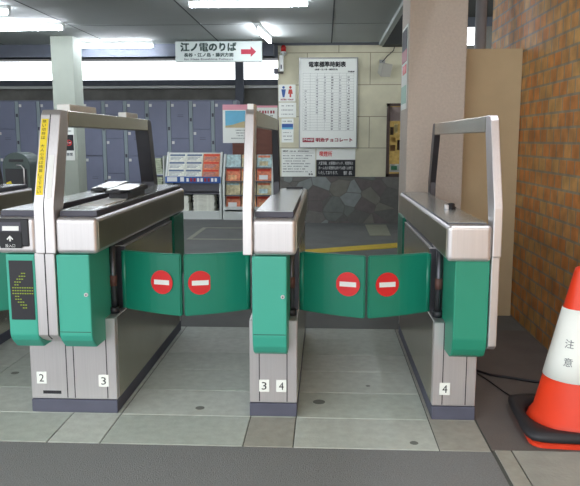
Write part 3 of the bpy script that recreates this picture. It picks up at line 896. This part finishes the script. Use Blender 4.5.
txt(m, P, W, H, '長谷・江ノ島・藤沢方面', .10, .67, .24, .42, SG, .005)
txt(m, P, W, H, 'for Hase Enoshima Fujisawa', .10, .67, .06, .17, GINK)
m.slab([P(*q, .001) for q in ((.76, .36), (.87, .36), (.87, .22), (.935, .48), (.87, .74), (.87, .60), (.76, .60))], (0, -.001, 0), mat('crimson_arrow', (168, 36, 60), .5))
m.build('lettering', t, 'dark text lines and a crimson arrow')

# fluorescent lamps
def lamp(c, ang, L, label, CZ=CZ):
    t = thing('ceiling_lamp', label, 'ceiling lamp', (c[0], c[1], CZ), 'fluorescent ceiling lamps')
    R = Matrix.Translation(Vector((c[0], c[1], CZ))) @ Matrix.Rotation(ang, 4, 'Z')
    m = MB(); b = bmesh.new(); bmesh.ops.create_cube(b, size=1)
    for v in b.verts: v.co = Vector((v.co.x * L, v.co.y * (.09 if v.co.z > 0 else .05), v.co.z * .045 - .0225))
    m.merge(b, FIXW, .003, 1, R)
    for s in (-1, 1):
        b = bmesh.new(); bmesh.ops.create_cube(b, size=1)
        for v in b.verts: v.co = Vector((v.co.x * .02 + s * (L / 2 - .01), v.co.y * .035, v.co.z * .06 - .065))
        m.merge(b, FIXW, 0, 1, R)
    m.build('fixture', t)
    m = MB(); m.tube([R @ Vector((-L / 2 + .02, 0, -.068)), R @ Vector((L / 2 - .02, 0, -.068))], .024, TUBE, 14); m.build('lamp_tube', t, 'glowing white tube')
    return t
lamp((-3.05, 10.05), 0, 1.2, 'lit ceiling tube right of the pale pillar, behind the left gate')
lamp((-.77, 7.1), 0, 1.2, 'lit ceiling tube at the top edge above the hanging sign')
lamp((-3.75, 8.45), 0, 1.2, 'lit ceiling tube left of the pale pillar')
lamp((-.80, 9.15), math.radians(86), 1.1, 'short-looking lit ceiling tube running away, between hanging sign and red lamp')
lamp((.98, 2.6), PI / 2, 1.2, 'added out-of-view ceiling tube that lights the brick wall above the cone', 3.25)  # unseen tube, added to brighten the upper brick wall, column and board
lamp((-3.93, 7.4), 0, 1.2, 'lit ceiling tube in the top left corner')

# ================================================================= LOCKERS, RACKS, LEFT BACK
def locker(x0, x1, D, ztop, splits, label):
    t = thing('locker_unit', label, 'locker', ((x0 + x1) / 2, D + .25, 0), 'coin lockers along the back')
    m = MB(); m.box(x0, x1, D, D + .5, 0, ztop, LOCKERB, .004, 1)
    body = m.build('locker_body', t)
    sx = x1 - .065
    m = MB(); m.box(sx, x1 - .003, D - .012, D, .05, ztop - .02, STRIP)
    for i in range(len(splits) - 1):
        zc = (splits[i] + splits[i + 1]) / 2
        m.box(sx + .015, x1 - .018, D - .02, D - .012, zc - .03, zc + .03, DGREY); 
    m.build('lock_strip', body, 'pale grey strip of coin locks')
    for i in range(len(splits) - 1):
        a, b = splits[i], splits[i + 1]
        m = MB(); m.box(x0 + .006, sx - .004, D - .02, D, a + .005, b - .005, LOCKERD, .004, 1)
        m.box(x0 + .015, x0 + .06, D - .022, D - .02, b - .10, b - .05, WHITE)
        if i % 2 == 0: m.box(x0 + .12, sx - .1, D - .0215, D - .02, (a + b) / 2 + .05, (a + b) / 2 + .056, DGREY); m.box(x0 + .12, sx - .1, D - .0215, D - .02, (a + b) / 2 + .08, (a + b) / 2 + .086, DGREY)
        m.build('locker_door', t)
    return t
LD = 12.3; px = .392
x = -1.555
names = ['locker unit at the right end beside the brown board', 'locker unit second from the right end, above the rack with red papers', 'locker unit third from the right end, above the newspaper rack', 'locker unit fourth from the right end, above the newspaper rack edge', 'locker unit seen just inside the rear post of the left gate frame', 'locker unit in the middle of the opening of the left gate frame', 'locker unit directly right of the pale pillar', 'locker unit mostly hidden by the pale pillar', 'locker unit directly left of the pale pillar', 'second locker unit left of the pale pillar', 'third locker unit left of the pale pillar, above the bin', 'locker unit at the far left edge of the photo']
for k in range(12):
    sp = [.05, .50, .97, 1.44, 1.93] if k % 3 == 1 else ([.05, .97, 1.93] if k % 3 == 0 else [.05, .66, 1.28, 1.93])
    locker(x - px * (k + 1), x - px * k, LD, 1.95, sp, 'steel blue coin ' + names[k])

# brown board with posters
a = at(230, 107, 11.2); b = at(278, 215, 11.2)
m = MB(); m.box(-1.51, -.76, 11.32, 11.6, 0, 1.71, BROWNW, .006)
m.box(-1.50, -.77, 11.31, 11.32, .1, .9, BROWNW)
m.build('brown_cabinet', None, 'dark brown wooden cabinet behind the magazine rack', 'cabinet', loc=(-1.12, 11.35, 0))
t, P, W, H = board('poster', 'pink bordered seaside poster with blue sky and sand above the rack', 'poster', 223, 104.5, 256, 143, D=11.31, th=.012, mt=PAPER)
m = MB(); rect(m, P, 0, 1, .86, 1, PINK); rect(m, P, .08, .95, .45, .84, SKYINK)
m.slab([P(.08, .40, .003), P(.95, .40, .003), P(.95, .60, .003), P(.6, .56, .003), P(.3, .48, .003), P(.08, .45, .003)], (0, -.001, 0), SANDINK)
for k, (u0, u1) in enumerate(((.35, .7), (.4, .65), (.42, .62), (.25, .85))): scribble(m, P, u0, u1, .32 - .07 * k, .025, GINK, 10, k + 70)
m.build('lettering', t)
t, P, W, H = board('poster', 'second pale poster with pink top edge, right of the middle post', 'poster', 257, 105.5, 277.5, 120, D=11.31, th=.012)
m = MB(); rect(m, P, 0, 1, .86, 1, PINK); scribble(m, P, .1, .9, .45, .2, DRED, 6, 9); scribble(m, P, .1, .8, .25, .08, GINK, 9, 10); m.build('lettering', t)

# racks
RW = mat('white_rack_metal', (206, 212, 208), .5)
NEWS = [mat('newsprint', (226, 228, 216), .8, var=.15, scale=26), mat('newsprint_headline', (100, 116, 140), .8)]
REDN = mat('red_masthead', (206, 70, 50), .7)
def rack(x0, x1, y, ztop, label, name):
    t = thing(name, label, 'rack', ((x0 + x1) / 2, y + .2, 0))
    for xx in (x0, x1 - .035):
        m = MB(); m.prism([(y, 0), (y, .66), (y + .22, ztop), (y + .27, ztop), (y + .27, .66), (y + .45, .64), (y + .45, 0)], xx, xx + .035, RW, bevel=.003)
        m.build('side_panel', t)
    m = MB(); m.box(x0 + .035, x1 - .035, y - .01, y + .45, 0, .13, RW, .004); m.build('base', t)
    return t
r1 = rack(-2.53, -1.63, 10.85, 1.06, 'white newspaper rack with blue header strip, left of the magazine rack', 'newspaper_rack')
m = MB(); m.box(-2.495, -1.665, 11.28, 11.30, .13, .64, DSTEEL); m.box(-2.495, -1.665, 10.86, 11.28, .40, .415, DSTEEL); m.build('shelf', r1)
m = MB(); m.slab([(-2.495, 10.88, .66), (-1.665, 10.88, .66), (-1.665, 11.09, 1.05), (-2.495, 11.09, 1.05)], (0, .015, -.01), RW); m.build('sloped_tray', r1)
m = MB(); m.box(-2.52, -1.64, 10.83, 10.85, .575, .68, BLUEINK, .002, 1)
rr = random.Random(5)
m.box(-2.49, -2.33, 10.826, 10.83, .60, .67, WHITE); m.box(-2.28, -2.22, 10.826, 10.83, .60, .67, WHITE)
for k in range(9): m.box(-2.18 + k * .056, -2.18 + k * .056 + .035, 10.826, 10.83, .60, .655, DRED if k in (1, 2, 5, 6) else PAPER)
m.build('header_strip', r1, 'blue strip with white and red blocks')
gi = 0
def sheet(x0, x1, yb, zb, h, cols, label, group):
    """a folded paper leaning back on the slope"""
    th = .008
    m = MB()
    O = Vector((x0, yb, zb)); U = Vector((x1 - x0, 0, 0)); V = Vector((0, h * .47, h * .88))
    m.quad(O, U, V, th, cols[0])
    N = U.cross(V).normalized()
    m.quad(O + U * .05 + V * .68 + N * .001, U * .9, V * .24, .001, cols[1])
    for q in range(3): m.quad(O + U * .08 + V * (.15 + .17 * q) + N * .001, U * (.55 + .1 * q), V * .06, .001, NEWS[1])
    return m.build('newspaper', None, label, 'newspaper', group, loc=O)
xs = [-2.475, -2.20, -1.925]
rn = ['bottom', 'middle', 'top']
cn = ['left', 'centre', 'right']
for c_ in range(3):
    for r_ in range(3):
        zb = .675 + r_ * .12; yb = 10.845 + r_ * .068
        sheet(xs[c_] - .012, xs[c_] + .255, yb, zb, .134, (NEWS[0], NEWS[1] if c_ < 2 else REDN) if c_ < 2 else (mat('orange_cover', (206, 130, 96), .7, var=.3, scale=30), REDN),
              f"{'grey white' if c_ < 2 else 'red and cream'} folded newspaper, {rn[r_]} row, {cn[c_]} column of the newspaper rack", 'newspapers on the sloped rack')
def stack(x0, x1, y0, y1, z0, n, label, grp):
    for k in range(n):
        m = MB(); j = rr.uniform(-.008, .008)
        m.box(x0 + j, x1 + j, y0 + j, y1 + j, z0 + k * .02, z0 + k * .02 + .0195, NEWS[0], .003, 1)
        m.build('newspaper', None, label, 'newspaper', grp, loc=((x0 + x1) / 2, y0, z0 + k * .02))
stack(-2.45, -2.17, 10.88, 11.2, .131, 12, 'folded paper in the low grey stack on the left in the rack', 'low stack of papers')
stack(-2.09, -1.75, 10.88, 11.2, .131, 13, 'folded paper in the tall cream stack on the right in the rack', 'tall stack of papers')
r2 = rack(-1.605, -.80, 10.80, 1.03, 'wide white magazine rack behind the middle gate', 'magazine_rack')
m = MB(); m.box(-1.57, -.835, 11.18, 11.2, .13, .95, DSTEEL); m.build('back_panel', r2)
for zz in (.16, .375, .59, .805):
    m = MB(); q = RW if zz < .3 else DSTEEL; m.box(-1.57, -.835, 10.80 + (0 if zz < .5 else (.04 if zz < .7 else .10)), 11.18, zz, zz + .012, q); m.box(-1.57, -.835, 10.79 + (0 if zz < .5 else (.04 if zz < .7 else .10)), 10.80 + (0 if zz < .5 else (.04 if zz < .7 else .10)), zz, zz + (.05 if zz < .3 else .02), q); m.build('shelf', r2)
mc = [mat('magazine_cover', c, .5, var=.35, scale=22) for c in ((206, 120, 84), (188, 178, 140), (170, 196, 196), (222, 168, 120))]
rows_ = ['lowest', 'second lowest', 'second highest', 'top']
for r_, zz in enumerate((.18, .395, .61, .825)):
    for c_ in range(3):
        x0 = -1.566 + c_ * .246; cc = mc[(0, 1, 0, 2)[r_] if c_ != 1 else (3, 1, 3, 1)[r_]]
        m = MB(); yo = (0, 0, .04, .10)[r_]
        O = Vector((x0 + .006, 10.835 + yo, zz)); U = Vector((.228, 0, 0)); V = Vector((0, .05, .195))
        m.quad(O, U, V, .012, cc); N = U.cross(V).normalized()
        m.quad(O + U * .06 + V * .76 + N * .001, U * .85, V * .18, .001, REDN if r_ in (0, 2) else mc[(c_ + 2) % 4])
        m.quad(O + U * .15 + V * .12 + N * .001, U * .6, V * .35, .001, (WHITE, mc[1], mc[3], mc[2])[(c_ + r_) % 4])
        m.build('magazine', None, f'colourful magazine, {rows_[r_]} shelf, {["left", "middle", "right"][c_]} slot of the magazine rack', 'magazine', 'magazines on the rack', loc=O)
# leaflet stand at left
t = thing('leaflet_stand', 'pale leaflet stand with stacked bundles, left of the newspaper rack', 'stand', (-2.74, 11.1, 0))
m = MB(); m.box(-2.90, -2.88, 10.95, 11.25, 0, 1.0, RW, .003); m.box(-2.58, -2.56, 10.95, 11.25, 0, 1.0, RW, .003)
for zz in (.08, .4, .7): m.box(-2.88, -2.58, 10.95, 11.25, zz, zz + .015, RW)
m.build('stand_frame', t)
BUN = mat('bundle_greenish', (176, 184, 160), .8, var=.25, scale=18)
for zz, lab in ((.097, 'lowest'), (.417, 'middle'), (.717, 'topmost')):
    m = MB()
    for k in range(7): j = rr.uniform(-.012, .012); m.box(-2.87 + .01 + j, -2.60 + j, 10.97, 11.22, zz + k * .035, zz + k * .035 + .033, BUN, .006, 1)
    m.build('leaflet_bundle', None, lab + ' tied greenish leaflet bundle on the leaflet stand', 'leaflets', 'bundles on the leaflet stand', loc=(-2.74, 11.1, zz))

# no smoking notice on the pillar
t, P, W, H = board('notice_sheet', 'white no smoking notice with black square on the pale pillar', 'notice', 64.5, 127, 73.5, 160.5, D=9.54, th=.006)
m = MB(); rect(m, P, .08, .95, .30, .77, INK)
c = P(.5, .53, .004); 
for k in range(20):
    a0, a1 = 2 * PI * k / 20, 2 * PI * (k + 1) / 20
    m.slab([c + Vector((math.cos(q) * r_, 0, math.sin(q) * r_)) for q, r_ in ((a0, .030), (a0, .042), (a1, .042), (a1, .030))], (0, -.001, 0), RED)
m.slab([c + Vector(q) for q in ((-.028, -.001, .02), (-.02, -.001, .028), (.028, -.001, -.02), (.02, -.001, -.028))], (0, -.001, 0), RED)
m.box(c.x - .02, c.x + .025, c.y - .0005, c.y, c.z - .005, c.z + .006, WHITE)
txt(m, P, W, H, '禁煙', .25, .8, .14, .23, GINK); scribble(m, P, .2, .8, .86, .04, GINK, 6, 90)
m.build('lettering', t)

# rounded bin behind the left gate
t = thing('litter_bin', 'dark rounded top bin with a slot and yellow sticker behind the left gate', 'bin', (-3.57, 8.0, 0))
m = MB(); prof = [(-3.73, 0), (-3.41, 0), (-3.41, .96)]
prof += [(-3.57 + .16 * math.cos(a), .96 + .15 * math.sin(a)) for a in [PI * k / 12 for k in range(1, 12)]] + [(-3.73, .96)]
m.prism(prof, 7.86, 8.2, BINC, axis='Y', bevel=.006); body = m.build('bin_body', t)
m = MB(); m.box(-3.65, -3.48, 7.853, 7.862, 1.0, 1.03, BLACK, .003); m.build('slot', body)
m = MB(); m.box(-3.70, -3.44, 7.854, 7.862, .3, .92, BLACK, .004); m.build('front_panel', body, 'black front panel')
m = MB(); m.prism([(-3.69, .55), (-3.60, .55), (-3.60, .70), (-3.64, .78), (-3.69, .76)], 7.85, 7.854, YELLOW, axis='Y'); m.build('sticker', body, 'yellow sticker')
m = MB(); m.tube([(-3.47, 7.84, .35), (-3.47, 7.84, .92), (-3.50, 7.84, .96), (-3.56, 7.85, .965)], .008, STEEL, 10); m.build('handle_rail', body)

# empty placeholder meshes never leave the file
for o in list(bpy.data.objects):
    if o.type == 'MESH' and len(o.data.vertices) == 0: bpy.data.objects.remove(o)
